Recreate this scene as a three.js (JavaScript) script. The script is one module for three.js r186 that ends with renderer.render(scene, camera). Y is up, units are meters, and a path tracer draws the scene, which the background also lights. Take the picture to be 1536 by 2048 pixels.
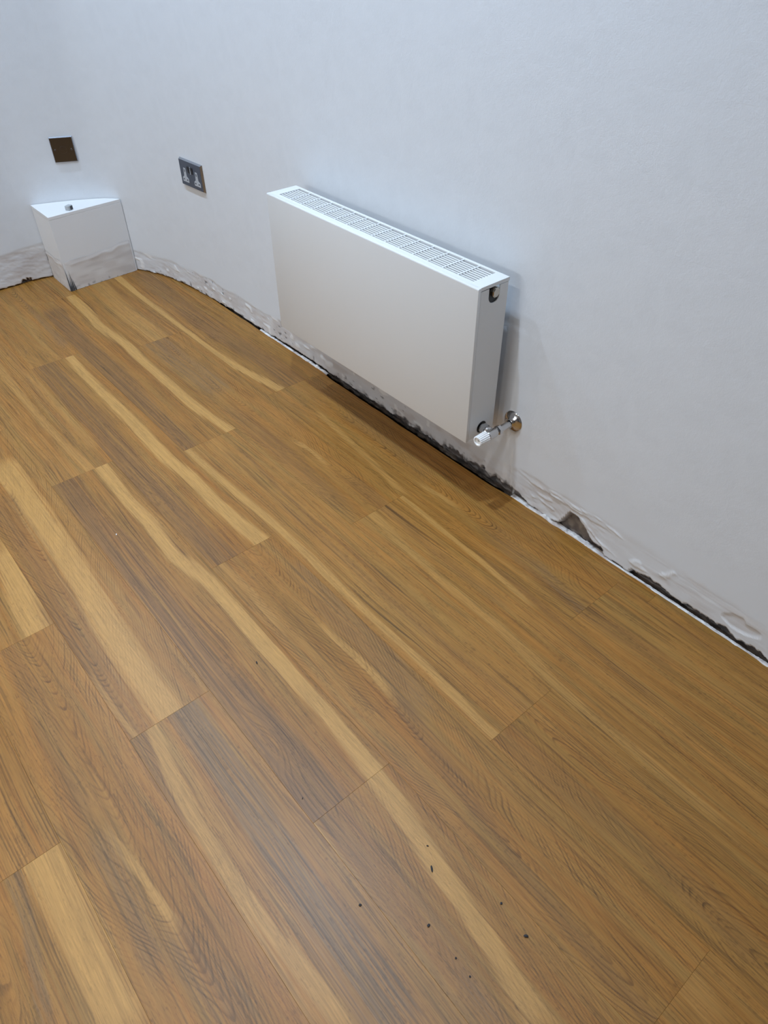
import * as THREE from 'three';
import { RoundedBoxGeometry } from 'three/addons/geometries/RoundedBoxGeometry.js';
import { RectAreaLightUniformsLib } from 'three/addons/lights/RectAreaLightUniformsLib.js';
import { mergeGeometries, toCreasedNormals } from 'three/addons/utils/BufferGeometryUtils.js';

// ---------------------------------------------------------------- camera, light, exposure
const scene = new THREE.Scene();
scene.background = new THREE.Color(0x000000);
const camera = new THREE.PerspectiveCamera(71.28, 1536 / 2048, 0.05, 30);
camera.rotation.order = 'YXZ';
camera.position.set(2.6989, 1.2682, 1.2119);
camera.rotation.set(-0.73066, 0.87738, -0.01002);
scene.add(camera);

const renderer = new THREE.WebGLRenderer({ antialias: true });
renderer.toneMapping = THREE.LinearToneMapping;
renderer.toneMappingExposure = 1.13;
renderer.shadowMap.enabled = true;
renderer.shadowMap.type = THREE.PCFSoftShadowMap;

// recessed ceiling downlights: [x, z, candela]; cool white along the radiator wall, warm white in the row behind
const DOWNLIGHTS = [
  [-0.2, 0.68, 5], [0.6, 0.68, 3.4], [1.5, 0.62, 6.2], [2.4, 0.68, 2.2],
  [0.6, 1.65, 2.2], [1.5, 1.65, 3], [2.4, 1.65, 3],
];
const COOL = new THREE.Color().setRGB(0.69, 0.9, 1.17), WARM = new THREE.Color().setRGB(0.98, 0.94, 0.86);
const CEILING_Y = 2.4;
// lit window in the wall behind the camera, far across the room: [x, y, width, height], radiance
const WINDOW = [1.2, 1.55, 1.7, 1.2], WINDOW_LIGHT = 10, WINDOW_COLOR = new THREE.Color().setRGB(0.9, 0.97, 1.03);
RectAreaLightUniformsLib.init();

// ---------------------------------------------------------------- helpers
const names = new Map();
function numbered(n) {
  const k = names.get(n) || 0; names.set(n, k + 1);
  return k ? n + '_' + String(k).padStart(3, '0') : n;
}
function thing(name, label, category, pos = [0, 0, 0], ry = 0, group) {
  const o = new THREE.Group(); o.name = numbered(name); scene.add(o);
  o.position.set(...pos); o.rotation.y = ry;
  o.userData = { label, category };
  if (group) o.userData.group = group;
  return o;
}
function mesh(name, geo, mat, parent, label) {
  const m = new THREE.Mesh(geo, mat); m.name = name;
  m.castShadow = true; m.receiveShadow = true;
  if (label) m.userData.label = label;
  if (parent) parent.add(m);
  return m;
}
function struct(name, geo, mat) {
  const m = mesh(name, geo, mat, scene); m.userData.kind = 'structure'; return m;
}
function T(g, x, y, z) { g.translate(x, y, z); return g; }
function box(w, h, d, x, y, z) { return T(new THREE.BoxGeometry(w, h, d), x, y, z); }
function rbox(w, h, d, r, x, y, z, seg = 2) { return T(new RoundedBoxGeometry(w, h, d, seg, r), x, y, z); }
function merge(list) {
  return mergeGeometries(list.map((g) => {
    const n = g.index ? g.toNonIndexed() : g;
    for (const a of Object.keys(n.attributes)) if (!['position', 'normal', 'uv'].includes(a)) n.deleteAttribute(a);
    return n;
  }));
}
function lathe(pts, seg = 32) { return new THREE.LatheGeometry(pts.map(([r, y]) => new THREE.Vector2(r, y)), seg); }
const smooth = (a, b, x) => { const t = Math.min(1, Math.max(0, (x - a) / (b - a))); return t * t * (3 - 2 * t); };
const clamp = (x, a, b) => Math.min(b, Math.max(a, x));
const lerp = (a, b, t) => a + (b - a) * t;
function rng(seed) { let s = seed >>> 0; return () => { s = (s + 0x6d2b79f5) >>> 0; let t = s; t = Math.imul(t ^ (t >>> 15), t | 1); t ^= t + Math.imul(t ^ (t >>> 7), t | 61); return ((t ^ (t >>> 14)) >>> 0) / 4294967296; }; }
const HASH = new Float32Array(65536);
{ const r = rng(77); for (let i = 0; i < 65536; i++) HASH[i] = r() * 2 - 1; }
function noise(x, y, seed = 0) {
  const xi = Math.floor(x), yi = Math.floor(y); let fx = x - xi, fy = y - yi;
  fx = fx * fx * (3 - 2 * fx); fy = fy * fy * (3 - 2 * fy);
  const h = (i, j) => HASH[(Math.imul(i, 374761) ^ Math.imul(j, 668265) ^ Math.imul(seed + 7, 9781)) & 65535];
  const a = h(xi, yi), b = h(xi + 1, yi), c = h(xi, yi + 1), d = h(xi + 1, yi + 1);
  return a + (b - a) * fx + (c - a) * fy + (a - b - c + d) * fx * fy;
}
const fbm = (x, y, s = 0, o = 4) => { let v = 0, a = 0.5; for (let i = 0; i < o; i++) { v += a * noise(x, y, s + i * 13); x *= 2.03; y *= 2.03; a *= 0.5; } return v; };
function dataTexture(w, h, fn, srgb) {
  const d = new Uint8Array(w * h * 4);
  for (let j = 0; j < h; j++) for (let i = 0; i < w; i++) {
    const c = fn(i, j), k = (j * w + i) * 4;
    d[k] = c[0]; d[k + 1] = c[1]; d[k + 2] = c[2]; d[k + 3] = 255;
  }
  const t = new THREE.DataTexture(d, w, h, THREE.RGBAFormat);
  t.magFilter = THREE.LinearFilter; t.minFilter = THREE.LinearMipmapLinearFilter; t.generateMipmaps = true;
  t.wrapS = t.wrapT = THREE.RepeatWrapping;
  if (srgb) t.colorSpace = THREE.SRGBColorSpace;
  t.needsUpdate = true;
  return t;
}
const toS = (l) => { l = clamp(l, 0, 1); return Math.round(255 * (l <= 0.0031308 ? 12.92 * l : 1.055 * Math.pow(l, 1 / 2.4) - 0.055)); };
const lin = (r, g, b) => new THREE.Color().setRGB(r, g, b);
const std = (o) => new THREE.MeshStandardMaterial(o);

// ---------------------------------------------------------------- materials
const rollerTexture = dataTexture(512, 512, (i, j) => {
  const v = 128 + 70 * fbm(i / 16, j / 16, 3, 3) + 30 * noise(i / 3, j / 3, 9); return [v, v, v];
});
const plasterMap = dataTexture(512, 512, (i, j) => {
  const v = 0.985 + 0.03 * fbm(i / 64, j / 64, 31, 4); return [255 * v, 255 * v, 255 * v].map((q) => clamp(Math.round(q), 0, 255));
});
const M = {
  wall: std({ color: lin(0.695, 0.715, 0.74), roughness: 0.75, bumpMap: rollerTexture, bumpScale: 0.0005, map: plasterMap }),
  plaster: std({ color: 0xffffff, vertexColors: true, roughness: 0.9 }),
  masonry: std({ color: lin(0.12, 0.09, 0.075), roughness: 0.95 }),
  bead: std({ color: 0xffffff, vertexColors: true, roughness: 0.9 }),
  ceiling: std({ color: lin(0.7, 0.7, 0.7), roughness: 0.9 }),
  farWall: std({ color: lin(0.4, 0.4, 0.4), roughness: 0.85 }),
  floorBase: std({ color: lin(0.22, 0.105, 0.026), roughness: 0.6 }),
  screed: std({ color: lin(0.03, 0.027, 0.025), roughness: 0.95 }),
  radiator: std({ color: lin(0.72, 0.73, 0.73), roughness: 0.4 }),
  radiatorInner: std({ color: lin(0.72, 0.73, 0.73), roughness: 0.5 }),
  chrome: std({ color: lin(0.62, 0.62, 0.63), roughness: 0.1, metalness: 1 }),
  nickel: std({ color: lin(0.5, 0.46, 0.4), roughness: 0.25, metalness: 1 }),
  rubber: std({ color: lin(0.01, 0.011, 0.013), roughness: 0.5 }),
  whitePlastic: std({ color: lin(0.86, 0.86, 0.85), roughness: 0.4 }),
  blackNickel: std({ color: lin(0.15, 0.15, 0.155), roughness: 0.3, metalness: 1 }),
  slate: std({ color: lin(0.075, 0.085, 0.11), roughness: 0.5, metalness: 0.3 }),
  rim: std({ color: lin(0.4, 0.42, 0.46), roughness: 0.33, metalness: 1 }),
  insert: std({ color: lin(0.42, 0.44, 0.47), roughness: 0.5 }),
  dark: std({ color: lin(0.015, 0.015, 0.018), roughness: 0.6 }),
  boxing: std({ color: lin(0.77, 0.775, 0.78), roughness: 0.7, bumpMap: rollerTexture, bumpScale: 0.0003 }),
  steelBead: std({ color: lin(0.06, 0.06, 0.065), roughness: 0.7 }),
  greyPlastic: std({ color: lin(0.42, 0.44, 0.45), roughness: 0.6 }),
  grit: std({ color: lin(0.02, 0.02, 0.025), roughness: 0.7 }),
  whiteGrit: std({ color: lin(0.85, 0.85, 0.83), roughness: 0.8 }),
};

// ---------------------------------------------------------------- floor: vinyl oak planks
const PL = 1.24, PW = 0.1795, ZW = 0.0447;                      // plank length, width, first seam from the wall
const JOINT = { '-3': 0.2, '-2': 0.9, '-1': 1.906, 0: 1.412, 1: 1.8, 2: 0.927, 3: 0.255, 4: 1.02, 5: 0.352, 6: 0.928, 7: 2.25 };
// printed figure of the planks in millimetres along and across each plank:
// b = bands [kind, half width, strength, centre line], a = axis of the cathedral figure, e = eyes
const PRINTS = {"-1,0":{b:[['p',30,1,[[13,33],[98,31],[178,30],[269,29],[326,27]]],['g',12,0.8,[[12,84],[99,89],[247,121]]]],e:[[136,134]]},
  "0,-1":{b:[['p',28,1,[[926,5],[1087,24],[1215,37]]],['d',30,0.4,[[893,-70],[1254,-8]]]]},
  "0,0":{b:[['p',7,0.75,[[550,108],[649,95],[717,88],[738,85]]],['d',22,0.5,[[25,108],[143,107],[313,119],[466,123]]],['g',28,0.6,[[758,96],[850,85],[928,79]]],['d',10,0.6,[[282,-18],[462,-8],[623,-5]]],['g',18,0.6,[[536,125],[682,129],[776,140]]],['p',6,0.35,[[507,186],[619,179],[721,173]]]],a:[[26,65],[177,67],[306,77],[447,86],[586,92],[724,91],[888,80]]},
  "1,-1":{b:[['p',30,0.95,[[177,71],[406,74],[557,77],[761,81],[953,91],[1076,95],[1240,91]]],['d',30,0.5,[[331,129],[561,130],[777,137],[957,151],[1191,166]]],['p',5,0.5,[[1060,172],[1156,171],[1244,164]]],['p',14,0.3,[[146,-79],[315,-88],[470,-82]]]],a:[[705,121],[859,134],[1042,154]],e:[]},
  "1,0":{b:[['d',26,0.9,[[20,161],[86,173],[170,180],[223,188]]],['p',13,0.75,[[31,140],[129,153],[224,159],[315,160],[434,155],[535,147],[641,140]]],['g',34,1,[[26,60],[176,68],[348,69],[502,74],[631,74],[693,78]]],['p',18,0.35,[[371,193],[477,183],[598,191]]]],e:[[97,168],[309,167]]},
  "2,-1":{b:[['p',12,0.45,[[484,72],[707,81],[931,82],[1206,69]]],['d',10,0.35,[[383,3],[635,22],[897,38],[1093,53]]],['p',20,0.3,[[603,10],[852,4],[1132,7]]]]},
  "2,0":{b:[['p',20,1,[[-3,34],[192,44],[315,38],[463,45],[594,27],[727,27],[847,29],[972,28],[1083,24],[1216,34]]],['d',38,0.9,[[2,149],[203,154],[385,141],[627,156],[829,153],[1010,144],[1178,142]]]],e:[[1059,146]]},
  "2,1":{b:[['p',18,0.95,[[22,42],[130,51],[214,64],[314,76],[393,91],[459,99]]],['d',30,0.5,[[52,136],[175,147],[294,145],[394,169]]],['p',5,0.6,[[21,180],[82,182],[160,189],[216,193]]],['g',14,0.6,[[348,144],[381,145],[421,144]]]],a:[[66,147],[186,158],[278,163]],e:[[188,180]]},
  "3,-1":{b:[['g',22,0.6,[[576,-21],[908,0],[1149,18]]],['d',26,0.6,[[555,-69],[933,-29],[1119,-4]]]],a:[[670,12],[948,15],[1137,32]]},
  "3,0":{b:[['p',17,1,[[16,37],[206,50],[389,52],[586,52],[762,54],[883,41],[1026,46],[1142,40],[1228,32]]],['d',36,0.95,[[25,126],[287,135],[475,132],[723,150],[930,145],[1090,142],[1236,125]]]],e:[[958,145]]},
  "3,1":{b:[['g',36,0.55,[[130,7],[321,29],[466,31],[624,57]]],['p',7,0.7,[[333,81],[419,77],[496,76],[543,79]]],['p',8,0.4,[[10,148],[121,145],[255,150]]],['d',18,0.5,[[580,72],[722,94],[873,113]]],['d',12,0.5,[[909,126],[1070,146],[1233,151]]],['p',9,0.6,[[1086,225],[1154,226],[1179,223]]]],a:[[37,63],[203,73],[352,81],[541,80],[730,101],[835,100],[1029,135]],e:[[809,86]]},
  "3,2":{b:[['p',22,0.4,[[3,60],[52,72]]]]},
  "4,-1":{b:[['p',16,1,[[-10,24],[328,40],[554,29],[841,35],[1043,33],[1222,20]]],['d',38,0.95,[[78,126],[426,149],[721,149],[1001,168],[1222,165]]]],e:[[1190,153]]},
  "4,0":{b:[['p',10,0.8,[[23,163],[262,163],[472,156],[762,153],[1024,154],[1202,168]]],['d',12,0.4,[[386,98],[685,93],[954,90],[1223,73]]],['d',5,0.5,[[104,50],[488,72],[827,53]]]]},
  "4,1":{b:[['d',24,0.35,[[23,147],[158,146],[291,131]]],['d',26,0.4,[[324,119],[424,126],[516,132]]]],a:[[100,90],[188,111],[289,114],[371,116],[475,136]],e:[[391,117]]},
  "5,-1":{b:[['p',30,0.35,[[590,64],[934,90],[1245,98]]],['d',12,0.35,[[685,29],[1025,50],[1234,52]]]]},
  "5,0":{b:[['g',40,0.7,[[10,120],[252,110],[445,105]]],['d',26,0.5,[[569,142],[849,140],[1160,155]]],['p',8,0.55,[[847,85],[922,74],[979,80]]],['d',20,0.5,[[1094,69],[1205,70]]]],a:[[151,95],[445,105],[655,85],[984,75],[1206,53]],e:[[1172,61]]},
  "5,1":{b:[['p',7,0.7,[[6,7],[166,18],[315,24],[473,37]]],['d',14,0.5,[[47,69],[232,81],[441,87]]],['d',10,0.5,[[276,2],[535,22],[808,31]]],['p',12,0.4,[[36,111],[293,139],[491,141],[716,158],[893,155],[1047,152]]]]},
  "6,-1":{b:[['p',14,1,[[32,163],[456,169],[772,170],[1003,163],[1229,128]]],['d',40,0.8,[[69,66],[407,79],[734,86],[1042,65],[1233,71]]]]},
  "6,0":{b:[['d',24,0.6,[[264,50],[494,62],[638,74]]],['p',7,0.6,[[669,112],[729,102],[773,98]]],['d',26,0.6,[[914,100],[1064,116],[1183,128]]],['g',14,0.6,[[1080,98],[1165,125],[1275,136]]],['p',9,0.5,[[203,121],[483,148],[642,171]]]],a:[[254,62],[447,79],[680,93],[931,80],[1188,98]],e:[[1165,88]]},
  "6,1":{b:[['d',20,0.5,[[26,124],[120,123],[209,122]]],['d',8,0.5,[[24,8],[129,2],[250,13]]],['d',9,0.45,[[154,187],[318,199],[479,205]]],['p',9,0.35,[[0,199],[177,219],[355,224],[489,224]]]]},
  "7,0":{b:[['d',8,0.4,[[22,143],[153,168],[244,164]]]]}};
const TW = 1280, TH = 192;
// printed wood tones (linear reflectance)
const WOOD = { base: [0.285, 0.13, 0.024], light: [0.325, 0.158, 0.034], dark: [0.196, 0.095, 0.028], pale: [0.425, 0.23, 0.062], grey: [0.205, 0.114, 0.044] };
function polyAt(pts, s) {
  if (s <= pts[0][0]) { const [a, b] = pts; return b ? a[1] + (b[1] - a[1]) / Math.max(20, b[0] - a[0]) * (s - a[0]) * 0.6 : a[1]; }
  for (let i = 1; i < pts.length; i++) if (s <= pts[i][0]) { const a = pts[i - 1], b = pts[i]; return lerp(a[1], b[1], (s - a[0]) / (b[0] - a[0])); }
  return pts[pts.length - 1][1];
}
function woodTexture(row, k) {
  const pr = PRINTS[row + ',' + k] || {}, seed = (row + 5) * 31 + (k + 5) * 7, rr = rng(seed * 991 + 5);
  const bands = (pr.b || []).filter(([, , , p]) => p[p.length - 1][0] > -60 && p[0][0] < 1300);
  const straight = !pr.a, axis = pr.a;
  const tone = bands.some((b) => b[0] === 'd' && b[1] > 33) ? 0 : straight ? 0.45 : 0.1 + 0.15 * rr();
  const side = rr() < 0.5 ? -1 : 1, dir = row === 4 && k === 1 ? -1 : 1;
  const off = rr() * 50, lam = straight ? 5 + 2.5 * rr() : 6.2;
  return dataTexture(TW, TH, (i, j) => {
    const s = (i + 0.5) / TW * PL * 1000, t = (j + 0.5) / TH * PW * 1000;             // millimetres
    const warp = 6 * noise(s / 420, t / 80, seed) + 2.4 * noise(s / 160, t / 36, seed + 1) + 0.8 * noise(s / 60, t / 14, seed + 2);
    const tt = t + warp;
    let c = [0, 1, 2].map((q) => lerp(WOOD.base[q], WOOD.light[q], clamp(tone + 0.55 * noise(s / 420, tt / 20, seed + 3) + 0.45 * noise(s / 260, tt / 6, seed + 4), -0.4, 1.1)));
    { const h = 0.06 * noise(s / 300, tt / 16, seed + 20) + 0.04 * noise(s / 90, tt / 5, seed + 21); c = [c[0] * (1 + h), c[1] * (1 - 0.2 * h), c[2] * (1 - 1.6 * h)]; }
    let pale = 0;
    for (const [kd, half, st, pts] of bands) {
      if (Math.abs(t - 90) > 140) continue;
      const d = Math.abs(t + warp * 0.8 - polyAt(pts, s)) / half;
      if (d > 1.6) continue;
      const end = smooth(-50, 30, s - pts[0][0] + (pts[0][0] < 60 ? 100 : 0)) * smooth(-50, 30, pts[pts.length - 1][0] - s + (pts[pts.length - 1][0] > 1160 ? 100 : 0));
      let w = st * end * smooth(1.35, 0.7, d + 0.3 * noise(s / 220, tt / 3.5, seed + 6) + 0.12 * noise(s / 60, tt / 1.6, seed + 7));
      if (w <= 0) continue;
      if (kd !== 'p') w *= clamp(0.78 + 0.7 * noise(s / 200, tt / 2.6, seed + 22), 0.25, 1);
      const to = kd === 'p' ? WOOD.pale : kd === 'd' ? WOOD.dark : WOOD.grey;
      c = c.map((v, q) => lerp(v, to[q], w));
      if (kd === 'p') pale = Math.max(pale, w); else pale *= 1 - w;
    }
    // growth rings
    let r;
    if (straight) r = (tt + 9 * noise(s / 520, t / 120, seed + 8)) / lam + 0.9 * noise(s / 700, tt / 8, seed + 9);
    else {
      const dt = tt - polyAt(axis, s);
      r = (Math.sqrt(dt * dt * 1.15 + 90) + dir * 0.3 * s + 15 * noise(s / 210, 0.5, seed + 9) + 5 * noise(s / 85, t / 50, seed + 10) + 1.5 * noise(s / 30, t / 20, seed + 11)) / lam + off;
    }
    for (const [es, et] of pr.e || []) {
      const q = ((s - es) / 75) ** 2 + ((tt - et) / 26) ** 2;
      if (q < 6) r += 4.5 * Math.exp(-q) * (straight ? 1 : 0.6);
    }
    const fr = r - Math.floor(r), ringAmp = 0.55 + 0.45 * HASH[(Math.floor(r) * 7919 + seed * 13) & 65535];
    let line = smooth(0.45, 0.88, fr) * smooth(1, 0.94, fr);
    line *= ringAmp * clamp(0.6 + 0.7 * noise(s / 150, tt / 12, seed + 12), 0, 1.2);
    const calm = 1 - 0.7 * pale;
    let f = 1 - (straight ? 0.5 : 0.5) * line * calm;
    // thin dark streaks, fibres and pores
    f *= 1 - 0.3 * smooth(0.3, 0.75, noise(s / 130, tt / 1.7, seed + 13) + 0.3 * noise(s / 300, tt / 14, seed + 19)) * calm;
    f *= 1.05 + 0.14 * noise(s / 34, tt / 1.05, seed + 14) + 0.1 * noise(s / 13, t / 0.75, seed + 15) + 0.07 * noise(s / 240, tt / 3, seed + 16);
    const pore = noise(s / 8, t / 0.75, seed + 17) + 0.4 * noise(s / 70, tt / 9, seed + 18);
    if (pore > 0.6) f *= 1 - 0.3 * smooth(0.6, 0.95, pore) * (1 - 0.4 * pale);
    return [toS(c[0] * f), toS(c[1] * f * (1 - 0.04 * line)), toS(c[2] * f * (1 - 0.06 * line))];
  }, true);
}
const grainBump = dataTexture(512, 256, (i, j) => { const v = 128 + 60 * noise(i / 10, j / 2, 5) + 50 * noise(i / 4, j / 1.2, 6) + 20 * noise(i / 40, j / 6, 8); return [v, v, v]; });
grainBump.repeat.set(8, 1.6);
function plankMaterial(tex) {
  return new THREE.MeshPhysicalMaterial({ map: tex, roughness: 0.4, specularIntensity: 0.8, bumpMap: grainBump, bumpScale: 0.0001 });
}
// plank with a small chamfer: x from 0 to len, z from z0(x) to PW, top at y = 0
function plankGeometry(sFrom, len, edge, n = 1) {
  const ch = 0.00028, gap = 0.00006, th = 0.005, P = [], U = [], I = [];
  const ring = (x, z0, z1, xi) => {
    const uv = (z) => [(xi) / PL, z / PW];
    const rows = [[-th, z0], [-ch, z0], [0, z0 + ch], [0, z1 - ch], [-ch, z1], [-th, z1]];
    const base = P.length / 3;
    for (const [y, z] of rows) { P.push(x, y, z); U.push(...uv(z)); }
    return base;
  };
  const xs = []; for (let i = 0; i <= n; i++) xs.push(i / n * len);
  let prev = -1;
  const cols = [];
  cols.push([gap, -ch], [gap + ch, 0]);
  for (let i = 1; i < n; i++) cols.push([xs[i], 0]);
  cols.push([len - gap - ch, 0], [len - gap, -ch]);
  for (const [x, dy] of cols) {
    const b = ring(x, gap + edge(x), PW - gap, sFrom + x);
    if (dy) for (let q = 0; q < 6; q++) P[(b + q) * 3 + 1] = Math.min(P[(b + q) * 3 + 1], dy);
    if (prev >= 0) for (let q = 0; q < 5; q++) I.push(prev + q, prev + q + 1, b + q, prev + q + 1, b + q + 1, b + q);
    else I.push(b, b + 5, b + 1, b + 1, b + 5, b + 4, b + 1, b + 4, b + 2, b + 2, b + 4, b + 3);
    prev = b;
  }
  I.push(prev, prev + 1, prev + 5, prev + 1, prev + 4, prev + 5, prev + 1, prev + 2, prev + 4, prev + 2, prev + 3, prev + 4);
  const g = new THREE.BufferGeometry();
  g.setAttribute('position', new THREE.Float32BufferAttribute(P, 3));
  g.setAttribute('uv', new THREE.Float32BufferAttribute(U, 2));
  g.setIndex(I); 
  const c = toCreasedNormals(g, 0.3);
  return c;
}
const floor = struct('floor', T(new THREE.BoxGeometry(5.9, 0.1, 7.4), 2.4, -0.0551, 0.03 + 3.7), M.floorBase);
mesh('subfloor', box(5.9, 0.06, 0.2, 2.4, -0.085, -0.07), M.screed, floor, 'dark screed in the gap by the wall');
// the vinyl stops short of the wall under the radiator
const wallGap = (x) => 0.004 + 0.008 * smooth(0.9, 1.0, x) * smooth(1.8, 1.7, x) + 0.0015 * noise(x * 30, 0.3, 4);
const full = plankGeometry(0, PL, () => 0);
for (let row = -3; row <= 7; row++) {
  for (let k = -3; k <= 2; k++) {
    const x0 = JOINT[row] + k * PL, x1 = x0 + PL;
    if (x1 < -0.4 || x0 > 3.4) continue;
    const a = Math.max(x0, -0.5), cut = a > x0;
    let g = full;
    if (row === 7) g = plankGeometry(a - x0, x1 - a, (x) => PW - ZW + wallGap(a + x), 60);
    else if (cut) g = plankGeometry(a - x0, x1 - a, () => 0);
    if (row < -2 && x1 < 1.5) continue;
    const p = mesh(numbered('plank'), g, plankMaterial(woodTexture(row, k)), floor);
    p.position.set(a, 0, ZW + (7 - row - 1) * PW);
  }
}

// ---------------------------------------------------------------- walls on a plan path with a blunted corner
const curve = new THREE.CatmullRomCurve3([[-0.455, 7.2], [-0.455, 4], [-0.455, 2], [-0.455, 1.1], [-0.455, 0.7], [-0.455, 0.55], [-0.455, 0.47], [-0.447, 0.42], [-0.42, 0.34], [-0.375, 0.235], [-0.325, 0.15], [-0.28, 0.11], [-0.215, 0.078], [-0.135, 0.05], [-0.02, 0.028], [0.12, 0.013], [0.3, 0.003], [0.5, 0], [0.8, 0], [1.4, 0], [2, 0], [2.6, 0], [3.2, 0], [5.2, 0]].map(([x, z]) => new THREE.Vector3(x, 0, z)), false, 'centripetal');
const PATH = [];
{
  const N = 9000, pts = curve.getPoints(N); let last = null;
  for (let i = 0; i <= N; i++) {
    const p = pts[i], fine = p.x < 2.75 && p.z < 0.85;
    if (last && i < N && p.distanceTo(last.p) < (fine ? 0.0042 : 0.12)) continue;
    const t = pts[Math.min(N, i + 1)].clone().sub(pts[Math.max(0, i - 1)]).normalize();
    last = { p, n: new THREE.Vector3(-t.z, 0, t.x), u: last ? last.u + p.distanceTo(last.p) : 0 }; PATH.push(last);
  }
}
const BAND = 0.17, WALL_TOP = 2.42, THICK = 0.14;
const seg = (test) => { const idx = PATH.map((q, i) => (test(q.p) ? i : -1)).filter((i) => i >= 0); return PATH.slice(Math.max(0, idx[0] - 1), idx[idx.length - 1] + 1); };
function shell(path, y0, y1, front, back) {                         // closed slab along the path
  const P = [], U = [], I = [], at = (q, o, y) => { P.push(q.p.x + q.n.x * o, y, q.p.z + q.n.z * o); U.push(q.u * 4, y * 4); };
  const strip = (oa, ya, ob, yb) => {
    const b = P.length / 3;
    for (const q of path) { at(q, oa, ya); at(q, ob, yb); }
    for (let i = 0; i < path.length - 1; i++) { const k = b + 2 * i; I.push(k, k + 2, k + 1, k + 1, k + 2, k + 3); }
  };
  strip(front, y0, front, y1); strip(front, y1, back, y1); strip(back, y1, back, y0); strip(back, y0, front, y0);
  for (const [q, s] of [[path[0], 1], [path[path.length - 1], -1]]) {
    const b = P.length / 3; at(q, front, y0); at(q, front, y1); at(q, back, y1); at(q, back, y0);
    if (s > 0) I.push(b, b + 1, b + 2, b, b + 2, b + 3); else I.push(b, b + 2, b + 1, b, b + 3, b + 2);
  }
  const g = new THREE.BufferGeometry();
  g.setAttribute('position', new THREE.Float32BufferAttribute(P, 3)); g.setAttribute('uv', new THREE.Float32BufferAttribute(U, 2));
  g.setIndex(I); g.computeVertexNormals(); return g;
}
// where the skirting board was torn off: bare, chipped plaster
function polySigned(x, y, poly) {                                   // negative inside
  let d = 1e9, inside = false;
  for (let i = 0, j = poly.length - 1; i < poly.length; j = i++) {
    const [ax, ay] = poly[j], [bx, by] = poly[i], dx = bx - ax, dy = by - ay;
    const t = clamp(((x - ax) * dx + (y - ay) * dy) / (dx * dx + dy * dy), 0, 1);
    d = Math.min(d, Math.hypot(x - ax - dx * t, y - ay - dy * t));
    if ((ay > y) !== (by > y) && x < (bx - ax) * (y - ay) / (by - ay) + ax) inside = !inside;
  }
  return inside ? -d : d;
}
function lineDist(x, y, pts) {
  let d = 1e9;
  for (let i = 1; i < pts.length; i++) {
    const [ax, ay] = pts[i - 1], [bx, by] = pts[i], dx = bx - ax, dy = by - ay;
    const t = clamp(((x - ax) * dx + (y - ay) * dy) / (dx * dx + dy * dy), 0, 1);
    d = Math.min(d, Math.hypot(x - ax - dx * t, y - ay - dy * t));
  }
  return d;
}
const HOLE = [[1.915, -0.01], [1.93, 0.008], [1.949, 0.014], [1.958, 0.03], [1.967, 0.052], [1.978, 0.067], [1.999, 0.063], [2.02, 0.047], [2.04, 0.029], [2.057, 0.018], [2.08, 0.021], [2.088, 0.004], [2.09, -0.01]];
const CRATER = [[2.39, 0.05], [2.403, 0.064], [2.417, 0.074], [2.435, 0.078], [2.446, 0.066], [2.466, 0.069], [2.479, 0.067], [2.482, 0.054], [2.465, 0.042], [2.435, 0.034], [2.417, 0.036], [2.397, 0.043]];
const FLAKE = [[2.238, 0.053], [2.251, 0.052], [2.262, 0.064], [2.272, 0.083], [2.262, 0.083], [2.25, 0.07]];
const LIP = [[2.158, 0.034], [2.17, 0.052], [2.186, 0.056], [2.19, 0.042], [2.204, 0.036], [2.18, 0.03]];
const RIDGES = [[[1.832, 0.078], [1.894, 0.082], [1.92, 0.081], [1.964, 0.082], [2.007, 0.078]], [[1.9, 0.09], [1.94, 0.092], [2.0, 0.088]], [[2.004, 0.092], [2.032, 0.098], [2.061, 0.099]], [[2.077, 0.094], [2.095, 0.091], [2.121, 0.087]], [[2.004, 0.07], [2.032, 0.05], [2.055, 0.039], [2.079, 0.029], [2.12, 0.022]], [[1.85, 0.04], [1.88, 0.045], [1.92, 0.038]], [[1.87, 0.058], [1.91, 0.061]]];
const OLD = [0.55, 0.51, 0.49], PAINT = [0.685, 0.705, 0.73], MASON = [0.13, 0.1, 0.085], GRIME = [0.07, 0.065, 0.065], WHITE = [0.8, 0.8, 0.79];
const mix3 = (a, b, t) => [lerp(a[0], b[0], t), lerp(a[1], b[1], t), lerp(a[2], b[2], t)];
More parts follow.
